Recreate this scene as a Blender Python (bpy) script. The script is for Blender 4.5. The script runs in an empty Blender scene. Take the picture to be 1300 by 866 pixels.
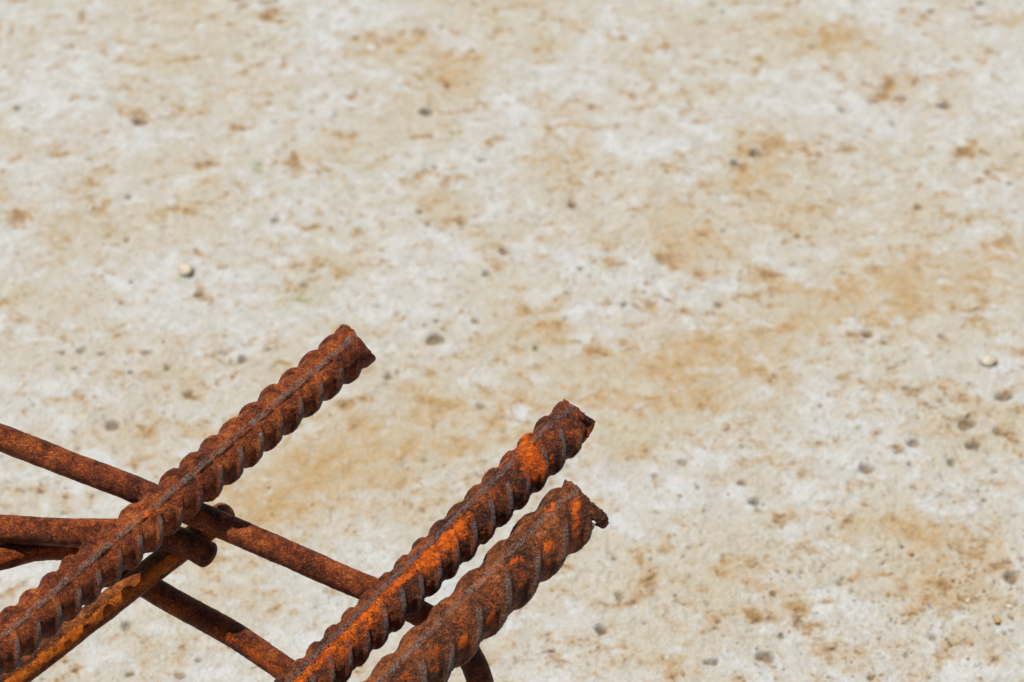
import bpy, math
import numpy as np
from mathutils import Vector, Matrix

SC = bpy.context.scene
COL = SC.collection

# ------------------------------------------------------------------ camera
LENS, DIST, PITCH, HEIGHT = 85.0, 1.15, math.radians(42.0), 1.10
FPX = LENS / 36.0 * 1300.0                 # focal length in photo pixels (1300 wide)
Q = DIST / FPX                             # metres per photo pixel at the bars
cam = bpy.data.cameras.new("camera"); cam_o = bpy.data.objects.new("camera", cam)
COL.objects.link(cam_o); SC.camera = cam_o
cam.lens = LENS; cam.sensor_width = 36.0; cam.clip_start = 0.02; cam.clip_end = 200.0
cam_o.location = (0, 0, HEIGHT); cam_o.rotation_euler = (math.pi / 2 - PITCH, 0, 0)
cam.dof.use_dof = True; cam.dof.focus_distance = DIST; cam.dof.aperture_fstop = 11.5
CAM = Vector((0, 0, HEIGHT))
FWD = Vector((0, math.cos(PITCH), -math.sin(PITCH)))
RIGHT = Vector((1, 0, 0)); DOWN = Vector((0, -math.sin(PITCH), -math.cos(PITCH)))

# ------------------------------------------------------------------ daylight
LDIR = (FWD * 1.0 + RIGHT * 0.46 + DOWN * 1.31).normalized()     # the way the sunlight travels
sun = bpy.data.lights.new("sun", 'SUN'); sun_o = bpy.data.objects.new("sun", sun); COL.objects.link(sun_o)
sun.energy = 5.0; sun.angle = math.radians(0.5); sun.color = (1.0, 0.955, 0.865)
sun_o.rotation_euler = LDIR.to_track_quat('-Z', 'Y').to_euler(); sun_o.location = (0, 0, 4)
world = bpy.data.worlds.new("World"); SC.world = world; world.use_nodes = True
wn = world.node_tree; bg = wn.nodes["Background"]
sky = wn.nodes.new("ShaderNodeTexSky"); sky.sky_type = 'NISHITA'; sky.sun_disc = False
sky.sun_elevation = math.asin(-LDIR.z); sky.sun_rotation = math.atan2(-LDIR.x, -LDIR.y)
wn.links.new(sky.outputs[0], bg.inputs[0]); bg.inputs[1].default_value = 0.05
SC.view_settings.view_transform = 'Standard'; SC.view_settings.look = 'None'
SC.view_settings.exposure = 0.13; SC.view_settings.gamma = 1.0; SC.view_settings.use_curve_mapping = False

# ------------------------------------------------------------------ helpers
def at(x, y, dz=0.0):
    """the point seen at photo pixel (x, y), dz pixels-worth behind the bars' plane"""
    d = DIST + dz * Q
    return CAM + (FWD + RIGHT * ((x - 650) / FPX) + DOWN * ((y - 433) / FPX)) * d

def on_ground(x, y):
    r = FWD + RIGHT * ((x - 650) / FPX) + DOWN * ((y - 433) / FPX)
    t = -HEIGHT / r.z
    return CAM.x + r.x * t, CAM.y + r.y * t, t * Q / DIST       # x, y, metres per pixel there

def hash3(ix, iy, iz, seed):
    n = (ix.astype(np.int64) * 374761393 + iy.astype(np.int64) * 668265263 + iz.astype(np.int64) * 2147483647 + seed * 1274126177) & 0x7fffffff
    n = ((n ^ (n >> 13)) * 1274126177) & 0x7fffffff
    n = ((n ^ (n >> 15)) * 668265263) & 0x7fffffff
    return ((n ^ (n >> 16)) & 0xffff) / 65535.0

def vnoise(x, y, z, seed=0):
    fx, fy, fz = np.floor(x), np.floor(y), np.floor(z)
    tx, ty, tz = x - fx, y - fy, z - fz
    tx, ty, tz = [t * t * (3 - 2 * t) for t in (tx, ty, tz)]
    r = 0
    for a in (0, 1):
        wa = tx if a else 1 - tx
        for b in (0, 1):
            wb = ty if b else 1 - ty
            for c in (0, 1):
                wc = tz if c else 1 - tz
                r = r + wa * wb * wc * hash3(fx + a, fy + b, fz + c, seed)
    return r * 2 - 1

def fbm(x, y, z, octaves=4, seed=0, gain=0.5):
    r, a, f = 0, 1.0, 1.0
    for o in range(octaves):
        r = r + a * vnoise(x * f + 17.3 * o, y * f - 9.1 * o, z * f + 4.7 * o, seed + o); a *= gain; f *= 2.03
    return r

def sstep(a, b, x):
    t = np.clip((x - a) / (b - a), 0, 1); return t * t * (3 - 2 * t)

def mesh_from(name, verts, quads, mat, normals=None, attrs=None, smooth=True):
    me = bpy.data.meshes.new(name)
    nv, nf = len(verts), len(quads); k = quads.shape[1]
    me.vertices.add(nv); me.vertices.foreach_set("co", np.ascontiguousarray(verts, dtype=np.float32).ravel())
    me.loops.add(nf * k); me.loops.foreach_set("vertex_index", np.ascontiguousarray(quads, dtype=np.int32).ravel())
    me.polygons.add(nf); me.polygons.foreach_set("loop_start", np.arange(0, nf * k, k, dtype=np.int32))
    me.update(calc_edges=True)
    me.polygons.foreach_set("use_smooth", np.full(nf, smooth))
    for an, av in (attrs or {}).items():
        me.attributes.new(an, 'FLOAT', 'POINT').data.foreach_set("value", np.ascontiguousarray(av, dtype=np.float32))
    if normals is not None:
        me.normals_split_custom_set_from_vertices(normals.tolist())
    me.materials.append(mat); me.update()
    return me

def link(name, me, parent=None):
    o = bpy.data.objects.new(name, me); COL.objects.link(o)
    if parent: o.parent = parent
    return o

def tag(o, label, cat=None, group=None, kind=None):
    if label: o["label"] = label
    if cat: o["category"] = cat
    if group: o["group"] = group
    if kind: o["kind"] = kind
    return o

class NT:
    """tiny node-tree writer"""
    def __init__(s, name):
        s.m = bpy.data.materials.new(name); s.m.use_nodes = True; s.t = s.m.node_tree
        s.b = s.t.nodes["Principled BSDF"]; s.co = s.t.nodes.new("ShaderNodeTexCoord")
    def node(s, typ, **kw):
        n = s.t.nodes.new(typ)
        for k, v in kw.items(): setattr(n, k, v)
        return n
    def put(s, sock, v):
        if isinstance(v, (int, float)): sock.default_value = v
        elif isinstance(v, tuple): sock.default_value = v if len(v) == len(sock.default_value) else v + (1,)
        else: s.t.links.new(v, sock)
    def vec(s, scale=(1, 1, 1), rot=(0, 0, 0), src=None):
        n = s.node("ShaderNodeMapping"); s.put(n.inputs[0], src or s.co.outputs["Object"])
        n.inputs["Scale"].default_value = scale; n.inputs["Rotation"].default_value = rot; return n.outputs[0]
    def noise(s, scale, detail=4, rough=0.55, vec=None, dist=0.0):
        n = s.node("ShaderNodeTexNoise"); s.put(n.inputs["Vector"], vec or s.co.outputs["Object"])
        n.inputs["Scale"].default_value = scale; n.inputs["Detail"].default_value = detail
        n.inputs["Roughness"].default_value = rough; n.inputs["Distortion"].default_value = dist; return n.outputs[0]
    def voro(s, scale, vec=None, out="Distance"):
        n = s.node("ShaderNodeTexVoronoi"); s.put(n.inputs["Vector"], vec or s.co.outputs["Object"])
        n.inputs["Scale"].default_value = scale; return n.outputs[out]
    def math(s, op, a, b=0.0, clamp=False):
        n = s.node("ShaderNodeMath", operation=op, use_clamp=clamp); s.put(n.inputs[0], a); s.put(n.inputs[1], b); return n.outputs[0]
    def rng(s, v, a, b, c=0.0, d=1.0):
        n = s.node("ShaderNodeMapRange", interpolation_type='SMOOTHSTEP'); s.put(n.inputs[0], v)
        for i, q in enumerate((a, b, c, d)): n.inputs[i + 1].default_value = q
        return n.outputs[0]
    def mix(s, f, a, b, mode='MIX'):
        n = s.node("ShaderNodeMix", data_type='RGBA', blend_type=mode); s.put(n.inputs[0], f); s.put(n.inputs[6], a); s.put(n.inputs[7], b); return n.outputs[2]
    def ramp(s, v, stops):
        n = s.node("ShaderNodeValToRGB"); s.put(n.inputs[0], v); e = n.color_ramp.elements
        while len(e) < len(stops): e.new(0.5)
        for q, (p, c) in zip(e, stops): q.position = p; q.color = c + (1,)
        return n.outputs[0]
    def attr(s, name): return s.node("ShaderNodeAttribute", attribute_name=name).outputs["Fac"]
    def bump(s, h, dist, strength=1.0, prev=None):
        n = s.node("ShaderNodeBump"); s.put(n.inputs["Height"], h); n.inputs["Distance"].default_value = dist
        n.inputs["Strength"].default_value = strength
        if prev: s.put(n.inputs["Normal"], prev)
        return n.outputs[0]
    def done(s, col, rough, nrm=None, spec=0.3, metal=0.0):
        s.put(s.b.inputs["Base Color"], col); s.put(s.b.inputs["Roughness"], rough)
        if nrm: s.put(s.b.inputs["Normal"], nrm)
        s.b.inputs["Specular IOR Level"].default_value = spec; s.put(s.b.inputs["Metallic"], metal)
        return s.m

# ------------------------------------------------------------------ materials
def rust_material(name, stops, worn_col, orange_a, orange_b, worn_bias=0.0, seed=0.0):
    n = NT(name)
    v = n.node("ShaderNodeVectorMath", operation='ADD'); n.put(v.inputs[0], n.co.outputs["Object"]); v.inputs[1].default_value = (seed, seed * 1.7, seed * .3)
    v = v.outputs[0]
    def sn(scale, detail, rough, dist=0.0, gain=3.3):
        return n.math('MULTIPLY', n.math('SUBTRACT', n.noise(scale, detail, rough, v, dist), 0.5), gain)
    big = sn(75, 3, 0.55); mid = sn(270, 5, 0.65, 0.5); mid2 = sn(420, 5, 0.7, 0.6); fine = sn(1300, 4, 0.7)
    t = n.math('ADD', n.math('MULTIPLY', big, 0.25), n.math('ADD', n.math('MULTIPLY', mid, 0.30), n.math('MULTIPLY', fine, 0.42)))
    col = n.ramp(n.math('ADD', t, 0.5, True), stops)
    # blackened scale patches
    bk = n.rng(n.math('ADD', n.math('MULTIPLY', sn(260, 6, 0.7, 0.8), 0.8), n.math('MULTIPLY', fine, 0.3)), 0.12, 0.50)
    col = n.mix(n.math('MULTIPLY', bk, 0.62), col, stops[0][1])
    # grey mill scale worn bare on the high ribs and in loose patches
    wa = n.attr("worn")
    wm = n.math('ADD', n.math('ADD', wa, n.math('MULTIPLY', mid2, 0.55)), n.math('MULTIPLY', fine, 0.40))
    wf = n.rng(wm, 0.52 - worn_bias, 0.86 - worn_bias)
    col = n.mix(n.math('MULTIPLY', wf, 0.88), col, n.mix(n.math('ADD', fine, 0.5, True), worn_col, tuple(min(1, c * 2.1) for c in worn_col)))
    # fresh orange rust
    oa = n.attr("orange")
    om = n.math('ADD', oa, n.math('ADD', n.math('MULTIPLY', sn(210, 6, 0.72, 1.0), 0.42), n.math('MULTIPLY', fine, 0.30)))
    of = n.rng(om, 0.50, 0.84)
    col = n.mix(of, col, n.mix(n.rng(n.math('ADD', mid, n.math('MULTIPLY', fine, .5)), -0.35, 0.45), orange_a, orange_b))
    # dark pitting and pale grit caught in the crust
    pv = n.voro(950, v); dark = n.math('MULTIPLY', n.rng(pv, 0.12, 0.34, 1, 0), n.rng(mid2, -0.2, 0.25))
    col = n.mix(n.math('MULTIPLY', dark, 0.55), col, (0.014, 0.006, 0.004))
    gv = n.voro(800, v); gsel = n.voro(800, v, "Color")
    sp = n.node("ShaderNodeSeparateColor"); n.put(sp.inputs[0], gsel)
    grit = n.math('MULTIPLY', n.rng(gv, 0.08, 0.22, 1, 0), n.rng(sp.outputs[0], 0.84, 0.96))
    col = n.mix(grit, col, (0.42, 0.33, 0.25))
    h = n.math('ADD', n.math('MULTIPLY', mid, 0.40), n.math('SUBTRACT', n.math('MULTIPLY', fine, 0.36), n.math('MULTIPLY', dark, 0.6)))
    h = n.math('ADD', n.math('ADD', h, n.math('MULTIPLY', mid2, 0.25)), n.math('MULTIPLY', of, 0.25))
    nr = n.bump(h, 0.0013, 0.9)
    rough = n.math('SUBTRACT', n.math('ADD', 0.60, n.math('MULTIPLY', of, 0.25)), n.math('MULTIPLY', wf, 0.20))
    n.b.inputs["Specular IOR Level"].default_value = 0.1
    return n.done(col, rough, nr, 0.24)

DARK, RUST, WARM = (0.0260, 0.0080, 0.0040), (0.2361, 0.0482, 0.0095), (0.5368, 0.1464, 0.0317)
ST = [(0.20, DARK), (0.40, (0.1207, 0.0252, 0.0073)), (0.56, RUST), (0.82, WARM)]
OR_A, OR_B = (0.8500, 0.1830, 0.0073), (0.5124, 0.0732, 0.0061)
M_A = rust_material("rust_left_rebar", ST, (0.1098, 0.0878, 0.0732), OR_A, OR_B, 0.0, 0.0)
M_M = rust_material("rust_middle_rebar", [(0.22, DARK), (0.42, (0.0630, 0.0189, 0.0095)), (0.58, (0.1889, 0.0440, 0.0105)), (0.84, (0.4636, 0.1037, 0.0183))], (0.0854, 0.0695, 0.0695), (0.85, 0.170, 0.006), (0.58, 0.085, 0.005), 0.0, 3.1)
M_R = rust_material("rust_right_rebar", [(0.22, (0.0280, 0.0110, 0.0060)), (0.42, (0.0944, 0.0304, 0.0115)), (0.58, (0.2256, 0.0630, 0.0189)), (0.84, (0.4636, 0.1403, 0.0390))], (0.1122, 0.0927, 0.0805), (0.7320, 0.1464, 0.0098), (0.5124, 0.0708, 0.0073), -0.05, 7.7)
M_ROD = rust_material("rust_plain_rod", ST, (0.1159, 0.0878, 0.0671), OR_A, OR_B, -0.05, 11.9)
M_ROD2 = rust_material("rust_ochre_rod", [(0.22, DARK), (0.42, (0.1049, 0.0294, 0.0084)), (0.58, (0.2413, 0.0630, 0.0137)), (0.84, (0.5124, 0.1708, 0.0293))], (0.1159, 0.0976, 0.0756), (0.7200, 0.1850, 0.0100), (0.4600, 0.0850, 0.0080), -0.05, 15.3)

def concrete_material():
    n = NT("weathered_concrete")
    V = n.vec((0.88, 1.0, 1.0), (0, 0, math.radians(-14)))
    def sn(scale, detail=5, rough=0.62, dist=0.0, gain=4.2, vec=None):
        return n.math('MULTIPLY', n.math('SUBTRACT', n.noise(scale, detail, rough, vec or V, dist), 0.5), gain)
    big = sn(9, 4); mid = sn(30, 5, 0.65, 0.4); m48 = sn(55, 5, 0.68, 0.6); med = sn(110, 5, 0.68, 0.4); fine = sn(330, 4, 0.7); grain = sn(1000, 2, 0.6)
    at_, ab, ad = n.attr("tan"), n.attr("brown"), n.attr("density")
    def add(*a):
        r = a[0]
        for q in a[1:]: r = n.math('ADD', r, q)
        return r
    def mul(a, b): return n.math('MULTIPLY', a, b)
    pale = n.mix(n.rng(add(big, mul(mid, .5)), -0.6, 0.6), (0.490, 0.452, 0.375), (0.510, 0.502, 0.475))
    pale = n.mix(mul(n.rng(add(med, mul(fine, .6)), -0.2, 0.8), 0.48), pale, (0.385, 0.322, 0.222))
    # soft sandy wash of the streak, then ragged sandy patches
    pale = n.mix(mul(n.rng(at_, 0.15, 1.15), 0.50), pale, (0.465, 0.362, 0.220))
    tm = add(mul(at_, 0.34), mul(mid, 0.44), mul(m48, 0.42), mul(med, 0.30), mul(big, -0.10))
    tf = n.rng(tm, -0.05, 0.72)
    col = n.mix(mul(tf, 0.84), pale, (0.440, 0.292, 0.132))
    # pale lime bloom
    lf = n.rng(add(sn(52, 5, 0.68, 0.3, 4.2, n.vec((0.9, 1, 1), (0, 0, .5))), mul(fine, .35), mul(at_, -0.36), mul(big, .45)), -0.12, 0.62)
    col = n.mix(mul(lf, 0.84), col, (0.558, 0.572, 0.572))
    # browner smudges, ragged
    bm = add(mul(ab, 0.60), mul(m48, 0.34), mul(med, 0.48), mul(fine, 0.30), mul(ad, 0.34), mul(tf, 0.20), mul(mid, 0.24), mul(n.rng(at_, .5, 1.2), -0.14))
    bf = n.rng(bm, 0.12, 0.92)
    col = n.mix(mul(bf, 0.76), col, n.mix(n.rng(fine, -.5, .5), (0.335, 0.195, 0.082), (0.215, 0.135, 0.072)))
    # small brown-black specks
    sm = add(mul(fine, 0.50), mul(med, 0.22), mul(ad, 0.40), mul(bf, 0.16), mul(n.rng(at_, .5, 1.2), -0.12))
    sf = n.rng(sm, 0.31, 0.66)
    col = n.mix(mul(sf, 0.72), col, (0.110, 0.066, 0.036))
    # dirt lying in the holes
    pf = n.attr("pit")
    col = n.mix(mul(pf, 0.78), col, n.mix(n.rng(fine, -.4, .4), (0.11, 0.074, 0.043), (0.27, 0.180, 0.094)))
    gf = n.attr("moss")
    col = n.mix(mul(gf, n.rng(fine, -0.4, 0.3)), col, (0.20, 0.23, 0.05))
    col = n.mix(0.30, col, n.mix(n.math('ADD', mul(grain, .6), 0.5, True), (0.25, 0.25, 0.25), (0.75, 0.75, 0.75)), 'OVERLAY')
    h = add(mul(fine, 0.32), mul(grain, 0.16), mul(med, 0.30), mul(sf, -0.50), mul(bf, -0.25))
    return n.done(col, 0.90, n.bump(h, 0.0034, 0.75), 0.15)
M_CON = concrete_material()

def simple_mat(name, c0, c1, scale, rough=0.8, bump=0.0005):
    n = NT(name); a = n.noise(scale, 4, 0.6)
    return n.done(n.mix(n.rng(a, 0.35, 0.65), c0, c1), rough, n.bump(a, bump, 0.6), 0.3)
M_PALE = simple_mat("pale_stone", (0.55, 0.50, 0.41), (0.40, 0.33, 0.24), 400)
M_OCHRE = simple_mat("ochre_stone", (0.48, 0.29, 0.11), (0.34, 0.20, 0.09), 500)
M_GREY = simple_mat("dark_stone", (0.10, 0.085, 0.07), (0.20, 0.16, 0.12), 500)
M_GRIT = simple_mat("grit_grains", (0.50, 0.42, 0.30), (0.26, 0.18, 0.11), 220)
M_MORTAR = simple_mat("mortar", (0.62, 0.58, 0.50), (0.36, 0.30, 0.23), 900)
M_BLUE = simple_mat("blue_paint", (0.05, 0.25, 0.55), (0.10, 0.36, 0.65), 900, 0.5)
M_GREEN = simple_mat("dry_moss", (0.16, 0.19, 0.05), (0.30, 0.30, 0.10), 900, 0.9)

# ------------------------------------------------------------------ the ground
def graded(lo, hi, step, far, grow=1.35):
    c = list(np.arange(lo, hi + 1e-9, step)); d = step
    while c[-1] < far: d *= grow; c.append(c[-1] + d)
    d = step
    while c[0] > -far: d *= grow; c.insert(0, c[0] - d)
    return np.array(c)

TAN = [(345,15,30,12,1),(205,72,26,16,.5),(90,60,60,25,.25),(175,150,26,18,.8),(100,255,46,30,.7),(30,268,40,26,.8),(80,190,40,14,.5),(370,208,18,24,.7),(335,165,48,14,.6),
 (500,55,60,20,.6),(575,88,40,28,.9),(450,60,40,16,.6),(540,70,40,16,.8),(590,112,20,20,.7),(540,228,40,16,.8),(560,258,46,16,.8),(730,172,32,30,1),(703,148,24,14,.7),(690,198,44,18,.7),
 (735,32,26,16,.9),(700,60,22,16,.6),(682,125,18,16,.8),(600,175,40,18,.5),(980,22,34,14,.7),(1068,48,50,24,.8),(1108,115,48,12,.9),(1290,32,30,14,.9),(1226,192,34,20,.8),(1120,207,26,12,.9),
 (955,192,46,26,.9),(950,226,70,18,.9),(1010,270,40,20,.7),(1290,215,30,20,.7),(860,285,50,24,.6),(690,415,50,18,.6),(650,398,32,18,.6),(620,300,60,30,.3),(990,360,40,14,.9),(1090,372,80,22,.3),
 (1185,352,70,18,.35),(920,455,80,36,.3),(840,300,60,30,.5),(880,325,40,20,.8),(1090,665,56,20,1),(1150,672,40,16,.8),(980,770,50,26,.8),(1190,700,60,30,.5),(1230,755,80,40,.9),(1240,690,60,36,.6),(1080,832,60,30,.9),
 (1200,820,80,24,.6),(835,742,90,22,.7),(915,722,44,14,.8),(700,770,90,24,.5),(760,640,60,22,.6),(800,560,60,30,.5),(900,510,80,30,.5),(1160,545,50,20,.8),(1240,505,60,36,.7),(150,560,80,20,.5),(265,548,60,18,.7),
 (220,480,70,24,.5),(60,510,60,24,.35),(385,372,40,14,.5),(430,330,60,20,.4),(300,345,60,30,.3),(640,820,60,24,.6),(860,850,60,16,.7),(590,560,80,22,.5),(60,620,60,14,.4),(330,640,60,30,.5),(420,610,80,30,.5),
 (560,507,60,12,.7),(1040,170,60,20,.3),(500,275,40,14,.4),(60,745,50,20,.4),(150,830,60,20,.4),(320,760,60,30,.5),(440,545,70,30,.4)]
BAND = [(300,650),(420,590),(600,525),(760,478),(900,440),(1010,410),(1180,360),(1320,325)]
BROWN = [(345,14,24,10,1),(312,6,18,10,1),(178,152,16,12,1),(20,270,26,14,.8),(115,255,14,12,.8),(450,126,22,11,1),(540,141,14,9,1),(372,206,9,14,.9),(535,228,26,9,.8),(206,72,18,8,.5),
 (735,30,16,9,.8),(540,40,20,8,.8),(1105,112,22,9,.9),(1130,125,20,8,.8),(1235,30,20,12,.6),(1120,207,16,7,.9),(1225,195,20,12,.8),(960,194,20,8,.8),(933,207,14,7,.8),(683,160,10,8,.7),(725,265,16,7,.8),
 (995,355,24,9,.9),(980,368,16,8,.8),(1190,352,26,8,.7),(1092,423,20,8,1),(1150,460,24,14,.8),(1230,405,18,8,.8),(1060,660,24,9,.7),(980,780,24,12,1),(1010,790,20,10,.8),(1225,690,34,14,.9),(1240,760,44,20,1),(1215,745,20,12,.8),
 (1075,825,34,14,.9),(1140,815,30,10,.9),(835,762,44,10,.7),(900,724,20,8,.8),(870,745,30,10,.7),(285,440,20,8,.8),(270,445,10,10,.6),(142,540,18,7,1),(238,500,18,8,.6),(142,422,12,8,.8),(385,372,10,8,.4),(1110,380,20,8,.4),(560,508,24,7,.7),
 (1190,520,40,16,.7),(1160,560,18,8,.8),(1240,565,22,9,.6),(690,840,40,10,.7),(790,850,24,8,.7),(660,760,20,8,.5),(840,330,20,9,.6),(820,360,14,7,.5),(930,540,30,12,.6),(1000,720,60,16,.6)]
DENS = [(1240,770,110,90,1),(1180,520,140,80,.9),(1000,740,120,70,.8),(860,740,120,60,.6),(1110,830,120,50,.9),(800,340,120,70,.5),(1100,620,160,90,.5),(950,240,160,60,.45),(720,230,120,70,.4),(1200,220,120,60,.5),(1230,680,80,60,.7),(700,700,160,120,.45),(200,470,120,60,.25)]
# holes: photo x, y, width in pixels, depth/width
PITS = [(972,832,22,.30),(763,800,15,.5),(912,789,8,.6),(898,843,10,.5),(907,841,12,.25),(1284,732,20,.35),(1227,539,22,.25),(1236,565,20,.35),(1275,502,22,.2),(1268,547,15,.25),(1160,562,17,.3),(1100,593,20,.25),(958,636,14,.45),
 (992,806,8,.5),(942,612,14,.2),(541,141,17,.3),(568,107,9,.4),(553,430,24,.22),(617,346,11,.4),(793,387,9,.5),(1123,434,10,.5),(1102,424,14,.3),(1231,487,6,.6),(1042,514,6,.6),(727,260,12,.35),(308,456,14,.4),(308,457,10,.4),(212,467,8,.5),
 (238,499,12,.4),(166,472,9,.35),(129,449,9,.4),(79,449,8,.4),(142,540,20,.22),(256,374,8,.5),(160,302,9,.4),(178,155,20,.22),(22,137,10,.35),(163,248,9,.4),(1200,133,14,.4),(1182,14,10,.5),(1245,4,11,.4),(1247,191,7,.5),(1256,197,8,.4),(1255,219,8,.4),
 (960,195,18,.3),(933,207,13,.35),(552,211,8,.4),(612,203,10,.3),(543,284,9,.4),(533,268,9,.3),(640,318,16,.2),(737,339,9,.3),(748,350,6,.4),(818,371,7,.4),(905,4,8,.4),(918,12,7,.4),(925,78,7,.3),(1166,262,12,.25),(1148,125,10,.3),(1135,157,6,.5),(427,145,7,.4),
 (605,407,9,.3),(680,441,10,.25),(504,471,7,.4),(554,407,8,.3),(985,477,7,.5),(978,484,6,.5),(1154,590,7,.3),(1264,598,7,.4),(1249,633,9,.4),(1245,640,7,.5),(1066,740,9,.4),(1070,733,7,.5),(1002,727,7,.4),(780,708,8,.5),(818,791,6,.5),(867,708,6,.4),(1231,732,6,.5),(1222,771,7,.5),
 (1289,767,6,.6),(1284,782,8,.5),(1150,832,7,.5),(1105,860,9,.5),(868,857,6,.5),(100,570,7,.3),(42,748,6,.3),(252,838,9,.3),(165,855,12,.3),(640,745,6,.3),(1016,733,6,.4),(1246,458,7,.4),(1013,299,9,.3),(1070,345,8,.2),(775,385,6,.4),(830,352,7,.4),(870,215,6,.4),(266,205,9,.25)]

def build_ground():
    st = 0.00125
    xs = graded(-0.47, 0.47, st, 14.0); ys = graded(0.86, 1.72, st, 14.0)
    X, Y = np.meshgrid(xs, ys); sh = X.shape
    tanm = np.zeros(sh); brown = np.zeros(sh); dens = np.zeros(sh); pit = np.zeros(sh); moss = np.zeros(sh)
    wx = X + 0.007 * fbm(X * 45, Y * 45, X * 0, 3, 3); wy = Y + 0.009 * fbm(X * 45, Y * 45, X * 0, 3, 8)
    def blobs(lst, out, blend):
        for (px, py, rx, ry, s) in lst:
            gx, gy, m = on_ground(px, py); syy = m / math.sin(PITCH + math.atan((py - 433) / FPX))
            g = np.exp(-(((wx - gx) / (rx * m)) ** 2 + ((wy - gy) / (ry * syy)) ** 2)) * s
            if blend == 'max': np.maximum(out, g, out)
            else: out += g * (1 - out)
    blobs(TAN, tanm, 'add'); blobs(BROWN, brown, 'max'); blobs(DENS, dens, 'add')
    blobs([(330, 217, 8, 6, 1.0), (386, 373, 18, 6, 1.0)], moss, 'max')
    # the long diagonal sand streak
    pts = [on_ground(a, b) for a, b in BAND]; best = np.full(sh, 9.0)
    for p, q in zip(pts[:-1], pts[1:]):
        dx, dy = q[0] - p[0], q[1] - p[1]; t = np.clip(((wx - p[0]) * dx + (wy - p[1]) * dy) / (dx * dx + dy * dy), 0, 1)
        best = np.minimum(best, np.hypot(wx - p[0] - t * dx, wy - p[1] - t * dy))
    tanm = np.clip(tanm + np.exp(-(best / 0.046) ** 2) * 0.80, 0, 1.2)
    smooth = np.exp(-(best / 0.05) ** 2)
    dens = np.clip(dens + 0.15 * fbm(X * 14, Y * 14, X * 0, 3, 21), 0, 1) * (1 - 0.8 * smooth)
    Z = 0.0011 * fbm(X * 18, Y * 18, X * 0, 3, 31) + 0.0007 * fbm(X * 90, Y * 90, X * 0, 3, 41) + 0.00055 * fbm(X * 330, Y * 330, X * 0, 2, 51) * (0.6 + dens)
    far = (np.abs(X) > 0.6) | (np.abs(Y - 1.3) > 0.6)
    Z[far] *= 0.3
    Z += 0.0012 * np.minimum(0, 0.35 - brown) * (0.4 + 0.6 * np.abs(fbm(X * 260, Y * 260, X * 0, 2, 61)))
    rs = np.random.RandomState(4)
    holes = [on_ground(a, b) + (w, d) for a, b, w, d in PITS]
    holes = [(gx, gy, w * m * 0.52, w * m * d * 1.55, 1.0) for gx, gy, m, w, d in holes]
    for _ in range(2000):
        px, py = rs.uniform(-60, 1360), rs.uniform(-60, 930)
        gx, gy, m = on_ground(px, py)
        i, j = np.searchsorted(ys, gy), np.searchsorted(xs, gx)
        if rs.rand() > 0.08 + 0.45 * dens[min(i, sh[0] - 1), min(j, sh[1] - 1)]: continue
        r = rs.uniform(0.0009, 0.0019) * (1 + (rs.rand() < .1))
        holes.append((gx, gy, r, r * rs.uniform(.4, .9), 0.85))
    for gx, gy, r, dep, ink in holes:
        i0, i1 = np.searchsorted(ys, [gy - 2.2 * r - .002, gy + 2.2 * r + .002]); j0, j1 = np.searchsorted(xs, [gx - 2.2 * r - .002, gx + 2.2 * r + .002])
        if i1 <= i0 or j1 <= j0: continue
        sx, sy = X[i0:i1, j0:j1] - gx, Y[i0:i1, j0:j1] - gy
        a = rs.uniform(0, 6.28); e = rs.uniform(0.8, 1.2)
        th = np.arctan2(sy, sx); rad = np.hypot(sx * e, sy / e) / (r * (1 + .13 * np.sin(2 * th + a) + .09 * np.sin(3 * th + 2 * a)))
        bowl = 1 - sstep(0.55, 1.12, rad)
        Z[i0:i1, j0:j1] -= dep * bowl * (0.85 + .15 * (1 - rad.clip(0, 1)))
        pit[i0:i1, j0:j1] = np.maximum(pit[i0:i1, j0:j1], ink * (1 - sstep(0.6, 1.05, rad)))
    v = np.stack([X, Y, Z], -1).reshape(-1, 3)
    idx = np.arange(sh[0] * sh[1]).reshape(sh)
    q = np.stack([idx[:-1, :-1], idx[:-1, 1:], idx[1:, 1:], idx[1:, :-1]], -1).reshape(-1, 4)
    me = mesh_from("ground", v, q, M_CON, None, {"tan": tanm.ravel(), "brown": brown.ravel(), "density": dens.ravel(), "pit": pit.ravel(), "moss": moss.ravel()})
    o = link("ground", me); o["kind"] = "structure"; o["label"] = "weathered pale concrete slab with sandy stains and small holes"
    def height(x, y):
        return float(Z[min(max(np.searchsorted(ys, y), 0), sh[0] - 1), min(max(np.searchsorted(xs, x), 0), sh[1] - 1)])
    return height
ground_z = build_ground()

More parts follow.
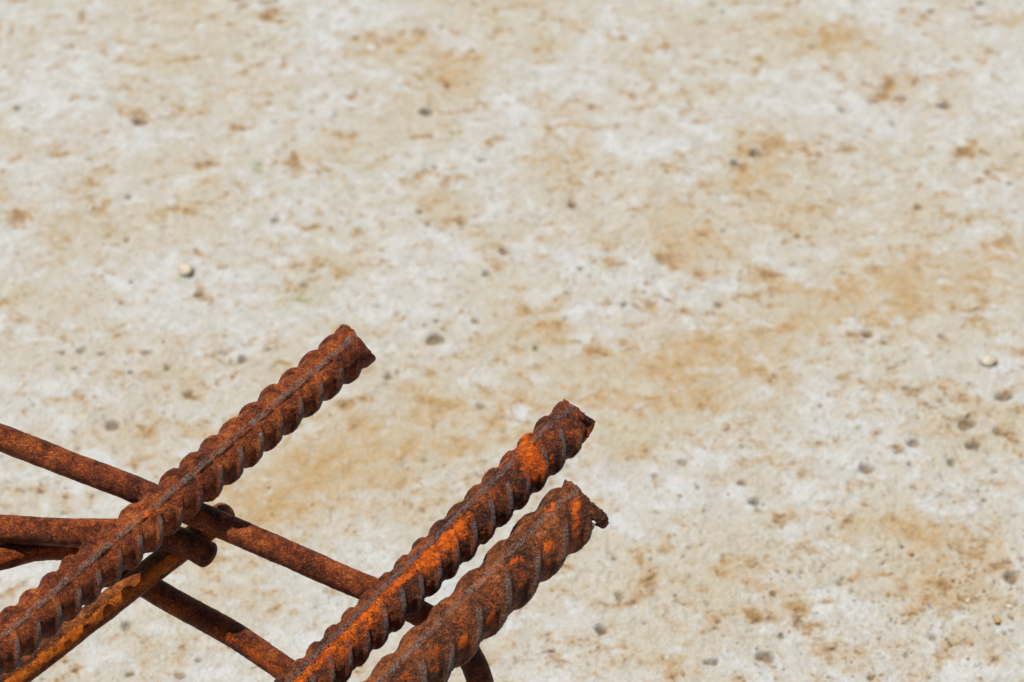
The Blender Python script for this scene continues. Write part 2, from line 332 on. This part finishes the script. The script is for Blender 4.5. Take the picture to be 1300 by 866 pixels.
# ------------------------------------------------------------------ ribbed reinforcing bars
def build_rebar(name, label, mat, ref, tip, dz, core, pitch, rib_h, rib_w, phase, phi0, orange, end, seed, upper, slope=0.78):
    """ref, tip: photo pixels of the axis; dz: depth of both; end(s, phi, r) reshapes the cut tip. Lengths in bar pixels of Q metres."""
    P0, P1 = at(*ref, dz[0]), at(*tip, dz[1])
    a = (P1 - P0).normalized(); s_tip = (P1 - P0).length / Q
    mid = (P0 + P1) / 2; w = (CAM - mid); w = (w - a * w.dot(a)).normalized(); x = w.cross(a)
    s_low = -((P0.z + 0.012) / a.z) / Q
    base = P0 + a * (s_low * Q)
    rows = np.concatenate([np.arange(s_low, -90, 2.6), np.arange(-90, s_tip - 40, 1.0), np.arange(s_tip - 40, s_tip - .3, 0.7), [s_tip]])
    cap = np.array([.985, .95, .88, .78, .66, .52, .38, .24, .12, .03]); ncap = len(cap)
    S = np.concatenate([rows, np.full(ncap, s_tip)]); C = np.concatenate([np.ones(len(rows)), cap])
    nphi = 120; ph = np.linspace(-180, 180, nphi, endpoint=False)
    s, f = np.meshgrid(S, ph, indexing='ij'); c = np.broadcast_to(C[:, None], s.shape)
    d = (f - phi0 + 180) % 360 - 180                               # angle from the camera-side longitudinal rib
    ad = np.abs(d); side = d > 0
    lon = np.maximum(1 - sstep(8.5, 11.5, ad), 1 - sstep(8.5, 11.5, 180 - ad))
    sa = s + slope * pitch * (1 - np.cos(np.radians(ad))) - phase + np.where(side, 0, upper * pitch)   # each rib lies in a tilted plane
    jit = 0.04 * pitch * vnoise(sa / pitch * .5, d * 0 + seed, s * 0, seed)
    k = np.round((sa + jit) / pitch); off = np.abs(sa + jit - k * pitch)
    cres = np.sin(np.radians(np.clip((ad - 8) / 164 * 180, 0, 180))) ** 0.45
    hvar = 1 + .22 * vnoise(k * 3.3, np.where(side, 1., 9.), d * .02, seed + 5)
    rib = (1 - sstep(rib_w * .50, rib_w * 1.30, off)) * cres * hvar * (1 - .75 * sstep(-34, -10, s - s_tip) * (d > 0))
    fil = np.exp(-(off / (rib_w * 1.25)) ** 2) * 0.25 * cres
    X0, Y0 = -np.sin(np.radians(f)), np.cos(np.radians(f))
    n1 = fbm(X0 * 2.2, Y0 * 2.2, s / 26, 3, seed + 11); n2 = fbm(X0 * 9, Y0 * 9, s / 3.2, 3, seed + 17)
    r = core + rib_h * np.maximum(rib + fil * .6, 0) * (1 - .8 * lon) + rib_h * 0.50 * lon * (0.85 + .3 * n1) + 0.75 * n1 + 0.42 * n2
    s2, r2, xo, yo = end(s - s_tip, f, r, X0, Y0)
    rr = r2 * c
    depth_in = (1 - c) * core * 0.10 + np.where(c < .99, 0.9 * fbm(X0 * c * 5, Y0 * c * 5, s * 0, 3, seed + 23), 0)
    V = np.stack([X0 * rr + xo, Y0 * rr + yo, s2 + s_tip - depth_in], -1)
    # normals of the whole surface, so that the pieces meet without a seam
    dphi = np.roll(V, -1, 1) - np.roll(V, 1, 1); ds = np.gradient(V, axis=0)
    N = np.cross(dphi, ds); N /= np.linalg.norm(N, axis=-1, keepdims=True) + 1e-9
    V = V * Q; V[..., 2] -= s_low * Q
    worn = np.clip(np.maximum(lon * 0.68, sstep(.4, .85, rib) * 0.80 * sstep(0, 14, d)), 0, 1) * (c > .99)
    org = np.clip(orange(s, f, s - s_tip) * 1.0, 0, 1) * (c > .99)
    # faces sorted into parts
    nr = V.shape[0]; fr = lambda A: A[:-1, :]
    pid = np.zeros((nr - 1, nphi), int)                            # 0 shaft
    pid[fr(lon) > .5] = 1; pid[(fr(lon) > .5) & (fr(ad) > 90)] = 2
    kk = fr(k).astype(int); kk = kk - kk.min()
    m = (fr(rib) > .45) & (fr(lon) <= .5)
    pid[m] = 10 + kk[m] * 2 + fr(side)[m].astype(int)
    capm = (fr(c) < .999) | (fr(s) > s_tip - 1.0)
    pid[capm] = 3
    ii = np.arange(nr * nphi).reshape(nr, nphi); jn = np.roll(np.arange(nphi), -1)
    quads = np.stack([ii[:-1, :], ii[:-1, jn], ii[1:, jn], ii[1:, :]], -1).reshape(-1, 4)
    Vf, Nf, W, O = V.reshape(-1, 3), N.reshape(-1, 3), worn.ravel(), org.ravel(); P = pid.ravel()
    root = bpy.data.objects.new(name, None); COL.objects.link(root); root.empty_display_size = 0.02
    M = Matrix((x, w, a)).transposed().to_4x4(); M.translation = base; root.matrix_world = M
    names = {0: "shaft", 1: "longitudinal_rib", 2: "longitudinal_rib", 3: "cut_end"}
    order = np.argsort(P, kind='stable'); Ps = P[order]; cuts = np.flatnonzero(np.diff(Ps)) + 1
    for grp in np.split(order, cuts):
        p = P[grp[0]]; qs = quads[grp]
        if p >= 10 and len(grp) < 60: names_p = "transverse_rib"
        else: names_p = names.get(p, "transverse_rib")
        u, inv = np.unique(qs, return_inverse=True)
        me = mesh_from(names_p, Vf[u], inv.reshape(-1, 4), mat, Nf[u], {"worn": W[u], "orange": O[u]})
        link(names_p, me, root)
    tag(root, label, "rebar", "ribbed rebars")
    def local(sv, phi, rv):
        return Vector((-math.sin(math.radians(phi)) * rv * Q, math.cos(math.radians(phi)) * rv * Q, (sv - s_low) * Q))
    return root, local, s_tip

def win(x, a, b, soft): return sstep(a - soft, a + soft, x) * (1 - sstep(b - soft, b + soft, x))

def end_clean(t, f, r, X0, Y0):
    g = sstep(-22, 0, t)
    return t + g * 1.0 * fbm(X0 * 3, Y0 * 3, X0 * 0, 2, 77), np.maximum(r, 27.4 + 4.0 * sstep(-27, -13, t)) * (1 - .13 * sstep(-6, 0, t) * np.exp(-((f + 85) / 34) ** 2) - .04 * sstep(-2.5, 0, t)), 0 * r, 0 * r

def end_mid(t, f, r, X0, Y0):
    u = -X0 * 30                                                    # + = lower right side
    g = sstep(-34, 0, t)
    prof = -5 * sstep(-10, -34, u) - 22 * sstep(22, 31, u) * (1 - .3 * g) + 3 * np.exp(-((u - 21) / 7) ** 2) + 1.6 * fbm(X0 * 4, Y0 * 4, X0 * 0, 3, 5)
    pinch = 1 - 0.05 * np.exp(-((t + 13) / 9) ** 2)
    flare = 1 + 0.07 * sstep(-14, 0, t) * np.exp(-((f + 80) / 30) ** 2) 
    lip = 3.4 * sstep(-8.5, -5.5, t) * win(f, 6, 70, 8) - 2.6 * np.exp(-((t + 10.5) / 2.4) ** 2) * win(f, 8, 62, 8)
    flat = 1 - 0.28 * g * np.abs(Y0)
    return t + g * prof, (r * pinch * flare + lip) * flat, 0 * r, 0 * r

def end_right(t, f, r, X0, Y0):
    u = -X0 * 40
    g = sstep(-30, 0, t)
    prof = -1 * sstep(-20, -38, u) - 6 * sstep(26, 40, u) + 2.2 * fbm(X0 * 4, Y0 * 4, X0 * 0, 3, 15) + 1.2 * fbm(X0 * 14, Y0 * 14, X0 * 0, 2, 16)
    pinch = 1 - 0.08 * np.exp(-((t + 11) / 8) ** 2)
    flare = 1 + 0.09 * sstep(-13, 0, t) * np.exp(-((f + 75) / 22) ** 2) + 0.22 * sstep(-9, -1, t) * np.exp(-((f - 82) / 24) ** 2)
    return t + g * prof, r * pinch * flare * (1 - .2 * g * np.abs(Y0)), 0 * r, 0 * r

def orange_left(s, f, t):
    o = np.maximum(.62 * win(f, -48, -28, 8) * win(t, -75, -12, 16), .72 * win(f, -30, 0, 12) * win(s, 238, 264, 10))
    return np.maximum.reduce([o, .44 * win(f, -14, 14, 10) * win(s, 120, 330, 40), .20 + 0 * s])
def orange_mid(s, f, t):
    band = win(f, -36, -4, 10) * win(s, -200, 305, 30) * .74
    wash = win(f, -38, 26, 16) * (win(s, 20, 150, 30) * .66 + win(s, 185, 290, 26) * .74)
    ring = win(f, -110, 60, 26) * win(s + .18 * f, 374, 416, 14) * .74
    drip = win(f, 16, 48, 10) * win(s, 380, 424, 12) * .66
    red = win(f, -24, 24, 14) * win(t, -66, -24, 12) * .40
    return np.maximum.reduce([band, wash, ring, drip, red, .18 + 0 * s])
def orange_right(s, f, t):
    r = np.hypot((s - 284), (f + 46) * .62) + 1.2 * fbm(s / 6, f / 9, 0 * s, 2, 5); ring = np.exp(-((r - 6.5) / 4.6) ** 2) * (.70 + .25 * fbm(s / 5, f / 7, 0 * s, 2, 9))
    ph = ((s + 39 * (1 - np.cos(np.radians(f + 34))) - 40) / 50) % 1.0
    val = win(ph, .20, .66, .16) * win(f + 22 * vnoise(s / 50, 0 * s, 0 * s, 3), -24, 58, 20) * (.64 + .36 * fbm(s / 22, f / 16, 0 * s, 3, 12))
    lip = win(t, -46, -34, 5) * win(f, -5, 60, 14) * .62
    return np.maximum.reduce([ring, val, lip, .20 + 0 * s])

rebar_a, loc_a, tip_a = build_rebar("rebar", "long rusty ribbed rebar with clean square-cut end, alone on the left", M_A, (0, 822), (458, 433), (-28, 32), 27.2, 33.0, 5.4, 5.6, 590.5 % 33.0, -20, orange_left, end_clean, 2, 0.32)
rebar_m, loc_m, tip_m = build_rebar("rebar", "rusty ribbed rebar streaked bright orange, thinner one of the right-hand pair", M_M, (393, 866), (739, 525), (-18, 30), 27.6, 31.2, 4.8, 5.6, 12.8, -40, orange_mid, end_mid, 31, 0.02)
rebar_r, loc_r, tip_r = build_rebar("rebar", "thickest rusty ribbed rebar with ragged torn end, lowest of the right-hand pair", M_R, (511, 866), (743.5, 633.5), (-30, 12), 34.5, 50.0, 5.4, 8.0, 40.0, -34, orange_right, end_right, 57, 0.46)

# ------------------------------------------------------------------ plain round rods
def catmull(P, n=26):
    P = [np.array(p, float) for p in P]; P = [2 * P[0] - P[1]] + P + [2 * P[-1] - P[-2]]; out = []
    for i in range(1, len(P) - 2):
        a, b, c, d = P[i - 1:i + 3]
        for t in np.linspace(0, 1, n, endpoint=False):
            out.append(.5 * (2 * b + (c - a) * t + (2 * a - 5 * b + 4 * c - d) * t * t + (3 * b - a - 3 * c + d) * t ** 3))
    out.append(P[-2]); return np.array(out)

def build_rod(name, label, mat, pts, rad, orange=None, seed=0, dome=0.5):
    W = [np.array(at(*p)) if not isinstance(p, Vector) else np.array(p) for p in pts]
    path = catmull(W); L = np.concatenate([[0], np.cumsum(np.linalg.norm(np.diff(path, axis=0), axis=1))])
    n = int(L[-1] / Q / 1.6); l = np.linspace(0, L[-1], n)
    path = np.stack([np.interp(l, L, path[:, i]) for i in range(3)], 1)
    ker = np.ones(9) / 9; pp = np.pad(path, ((4, 4), (0, 0)), mode='edge')
    sm = np.stack([np.convolve(pp[:, i], ker, 'valid') for i in range(3)], 1); sm[:5], sm[-5:] = path[:5], path[-5:]; path = sm + 1.3 * Q * np.stack([fbm(l / Q / 120, l * 0 + i, l * 0, 2, seed + 40) for i in range(3)], 1)
    T = np.gradient(path, axis=0); T /= np.linalg.norm(T, axis=1, keepdims=True)
    vw = np.array(CAM)[None] - path; Wv = vw - T * (vw * T).sum(1, keepdims=True); Wv /= np.linalg.norm(Wv, axis=1, keepdims=True); U = np.cross(T, Wv)
    # rounded sheared ends
    capc = np.array([.97, .90, .78, .6, .4, .2, .03]); off = np.sqrt(1 - capc ** 2) * rad * dome
    idx = np.concatenate([np.zeros(len(capc), int), np.arange(n), np.full(len(capc), n - 1)])
    sc = np.concatenate([capc[::-1], np.ones(n), capc]); sh = np.concatenate([-off[::-1], np.zeros(n), off])
    ph = np.radians(np.linspace(-180, 180, 56, endpoint=False)); fp, fs = np.meshgrid(ph, np.arange(len(idx)))
    s = (l[idx] / Q)[:, None] + 0 * fp
    r = rad * sc[:, None] + (0.6 * fbm(np.sin(fp) * 1.5, np.cos(fp) * 1.5, s / 30, 3, seed) + .28 * fbm(np.sin(fp) * 6, np.cos(fp) * 6, s / 4, 3, seed + 9)) * sc[:, None]
    V = path[idx][:, None] + T[idx][:, None] * (sh * Q)[:, None, None] + (Wv[idx][:, None] * np.cos(fp)[..., None] + U[idx][:, None] * np.sin(fp)[..., None]) * (r * Q)[..., None]
    base = Vector(V.reshape(-1, 3)[np.argmin(V[..., 2])].tolist())
    V = V - np.array(base)
    nr, nphi = fp.shape; ii = np.arange(nr * nphi).reshape(nr, nphi); jn = np.roll(np.arange(nphi), -1)
    q = np.stack([ii[:-1, :], ii[:-1, jn], ii[1:, jn], ii[1:, :]], -1).reshape(-1, 4)
    f = np.degrees(fp); px = s
    o_at = (orange(px, f) if orange else 0 * s + .2); w_at = np.clip(.25 * win(f, -60, 60, 30) + .0 * s, 0, 1)
    me = mesh_from(name, V.reshape(-1, 3), q[:, ::-1], mat, None, {"worn": w_at.ravel(), "orange": np.clip(o_at, 0, 1).ravel()})
    me.update()
    o = link(name, me); o.location = base
    return tag(o, label, "rod", "plain round rods")

# rod crossing behind all three rebars, then bending down under the thickest
build_rod("steel_rod", "plain rusty rod slanting from left edge behind all three rebars", M_ROD,
          [(-260, 448, 48), (-120, 504, 48), (0, 555, 47), (180, 625, 46), (330, 689, 45), (475, 752, 44), (545, 786, 48), (583, 816, 52), (604, 850, 54), (618, 905, 56), (626, 990, 58)], 17.2, None, 3)
# hooked rod running level from the left edge, its end under the left rebar
build_rod("steel_rod", "plain rusty rod lying nearly level from left edge, ending below left rebar", M_ROD,
          [(-260, 668, 34), (-120, 669, 36), (0, 671, 38), (90, 675, 44), (160, 676, 50), (205, 680, 56), (238, 690, 64), (263, 704, 72)], 18.3, lambda s, f: .25 + .12 * win(f, -40, 30, 20), 5, 0.55)
# ochre rod alongside the left rebar
e0, e1 = at(0, 875, 66), at(284, 653.5, 88)
ea = (e1 - e0).normalized(); e_g = e0 - ea * ((e0.z + 0.01) / ea.z)
build_rod("steel_rod", "plain ochre-streaked rod running close along underside of left rebar", M_ROD2,
          [e_g, e0 + (e_g - e0) * .5, e0, at(140, 766, 79), e1], 17.6, lambda s, f: .26 + .56 * win(f, -14, 52, 16), 8, 0.8)
# bent rod looping behind everything
build_rod("steel_rod", "bent rusty rod arching at left edge and passing lowest behind the others", M_ROD,
          [(-330, 905, -40), (-240, 820, -20), (-140, 758, 4), (-60, 722, 26), (0, 708, 44), (50, 696, 70), (100, 699, 101), (150, 722, 112), (200, 751, 116), (285, 801, 116), (365, 853, 116), (470, 922, 118), (600, 1008, 116), (760, 1110, 112)], 17.0, lambda s, f: .25 + .38 * win(f, 0, 50, 14), 12)

# ------------------------------------------------------------------ small parts on the bars
def lump(name, mat, size, seed, parent=None, flat=0.6, n=10):
    th = np.linspace(0, math.pi, n); fi = np.linspace(0, 2 * math.pi, 2 * n, endpoint=False); F, T = np.meshgrid(fi, th)
    x, y, z = np.sin(T) * np.cos(F), np.sin(T) * np.sin(F), np.cos(T)
    r = 1 + .30 * fbm(x * 1.6 + seed, y * 1.6, z * 1.6, 3, seed)
    V = np.stack([x * r, y * r * .8, z * r * flat], -1) * size
    ii = np.arange(n * 2 * n).reshape(n, 2 * n); jn = np.roll(np.arange(2 * n), -1)
    q = np.stack([ii[:-1, :], ii[1:, :], ii[1:, jn], ii[:-1, jn]], -1).reshape(-1, 4)
    z0 = np.zeros(n * 2 * n)
    return link(name, mesh_from(name, V.reshape(-1, 3), q, mat, None, {"worn": z0, "orange": z0 + .3}), parent)

fl = lump("paint_fleck", M_BLUE, 3.4 * Q, 3, rebar_a, 0.35); fl["label"] = "tiny fleck of blue paint"
fl.location = loc_a(420, 16, 29.5); fl.rotation_euler = (0, math.radians(0), math.radians(16)); fl.scale = (.6, 1, 1.4)
for i, (sv, phv, rv, sz) in enumerate([(tip_r - 7, 44, 31, 3.6), (tip_r - 11, 50, 32, 3.4), (tip_r - 15, 55, 33.5, 3.0), (tip_r - 4, 38, 30, 2.6), (tip_r - 18, 60, 35, 2.2)]):
    g = lump("mortar_crumb", M_MORTAR, sz * Q, 20 + i, rebar_r, .8); g.scale = (.8, .6, 1.3); g.location = loc_r(sv, phv, rv); g.rotation_euler = (i, 2 * i, .4 * i)

def burr(parent, pts, rads, mat, seed):
    """a torn tongue of metal: a tapering bent tongue, in bar coordinates"""
    P = catmull([np.array(p) for p in pts], 8); R = np.interp(np.linspace(0, 1, len(P)), np.linspace(0, 1, len(rads)), rads) * Q
    T = np.gradient(P, axis=0); T /= np.linalg.norm(T, axis=1, keepdims=True)
    A = np.cross(T, np.array([0.2, 1, .1])); A /= np.linalg.norm(A, axis=1, keepdims=True); B = np.cross(T, A)
    fi = np.linspace(0, 2 * math.pi, 18, endpoint=False); F, I = np.meshgrid(fi, np.arange(len(P)))
    rr = R[:, None] * (1 + .22 * fbm(np.cos(F) * 1.7, np.sin(F) * 1.7, I * .35, 3, seed)); rr[-1] *= .1; rr[0] *= .1
    V = P[:, None] + A[:, None] * (np.cos(F) * rr)[..., None] + B[:, None] * (np.sin(F) * rr * .75)[..., None]
    nr, nphi = F.shape; ii = np.arange(nr * nphi).reshape(nr, nphi); jn = np.roll(np.arange(nphi), -1)
    q = np.stack([ii[:-1, :], ii[:-1, jn], ii[1:, jn], ii[1:, :]], -1).reshape(-1, 4); z0 = np.zeros(nr * nphi)
    return link("torn_burr", mesh_from("torn_burr", V.reshape(-1, 3), q, mat, None, {"worn": z0, "orange": z0 + .25}), parent)
burr(rebar_r, [loc_r(tip_r - 7, 30, 26), loc_r(tip_r - 6, 55, 31), loc_r(tip_r - 7, 72, 36.5), loc_r(tip_r - 9, 79, 39.5), loc_r(tip_r - 11.5, 83, 42)], [7, 9.5, 9, 6, 2.6], M_R, 3)

# ------------------------------------------------------------------ loose stones on the slab
def stone(px, py, wpx, mat, label, seed, flat=.6, cat="pebble"):
    gx, gy, m = on_ground(px, py); sz = wpx * m * .5
    o = lump("pebble", mat, sz, seed, None, flat, 12); o.location = (gx, gy, ground_z(gx, gy) + sz * flat * .45); o.rotation_euler = (0, 0, seed * 1.3)
    return tag(o, label, cat, "loose pebbles")
stone(236, 347, 23, M_PALE, "small white pebble lying on concrete above the left rods", 1)
stone(1256, 461, 19, M_PALE, "pale tan pebble near the right edge of the concrete", 5)
stone(1156, 704, 9, M_OCHRE, "tiny ochre pebble, upper of two at lower right", 7)
stone(1228, 720, 8, M_OCHRE, "tiny ochre pebble beside the round hole at lower right", 9)
stone(1266, 789, 11, M_OCHRE, "tiny ochre pebble among grit near lower right corner", 11)
stone(1229, 762, 8, M_PALE, "tiny white pebble among grit near lower right corner", 13)
stone(1282, 770, 8, M_PALE, "tiny white pebble at the right edge among grit", 14)

def build_grit():
    rs = np.random.RandomState(11); vs, qs = [], []
    cube = np.array([[a, b, c] for a in (-1, 1) for b in (-1, 1) for c in (-1, 1)], float)
    fq = np.array([[0, 1, 3, 2], [4, 6, 7, 5], [0, 4, 5, 1], [2, 3, 7, 6], [0, 2, 6, 4], [1, 5, 7, 3]])
    cl = [(1235, 765, 60, 34, 160), (1210, 690, 70, 40, 60), (1190, 520, 70, 50, 50), (1110, 830, 70, 24, 50), (985, 785, 50, 30, 30), (650, 500, 420, 260, 160), (830, 345, 60, 40, 40), (145, 300, 150, 160, 50)]
    for cx, cy, sx, sy, n in cl:
        for _ in range(n):
            gx, gy, m = on_ground(cx + rs.randn() * sx, cy + rs.randn() * sy)
            s = rs.uniform(.0003, .0008) * (1.5 if rs.rand() < .08 else 1)
            R = np.linalg.qr(rs.randn(3, 3))[0]; c = (cube * rs.uniform(.55, 1, (8, 3))) * s @ R.T
            if np.linalg.det(R) < 0: c[:, 0] *= -1
            qs.append(fq + 8 * len(vs)); vs.append(c + np.array([gx, gy, ground_z(gx, gy) + s * .4]))
    o = link("grit", mesh_from("grit", np.concatenate(vs), np.concatenate(qs), M_GRIT)); tag(o, "fine sandy grit scattered over the concrete", "grit", None, "stuff")
build_grit()
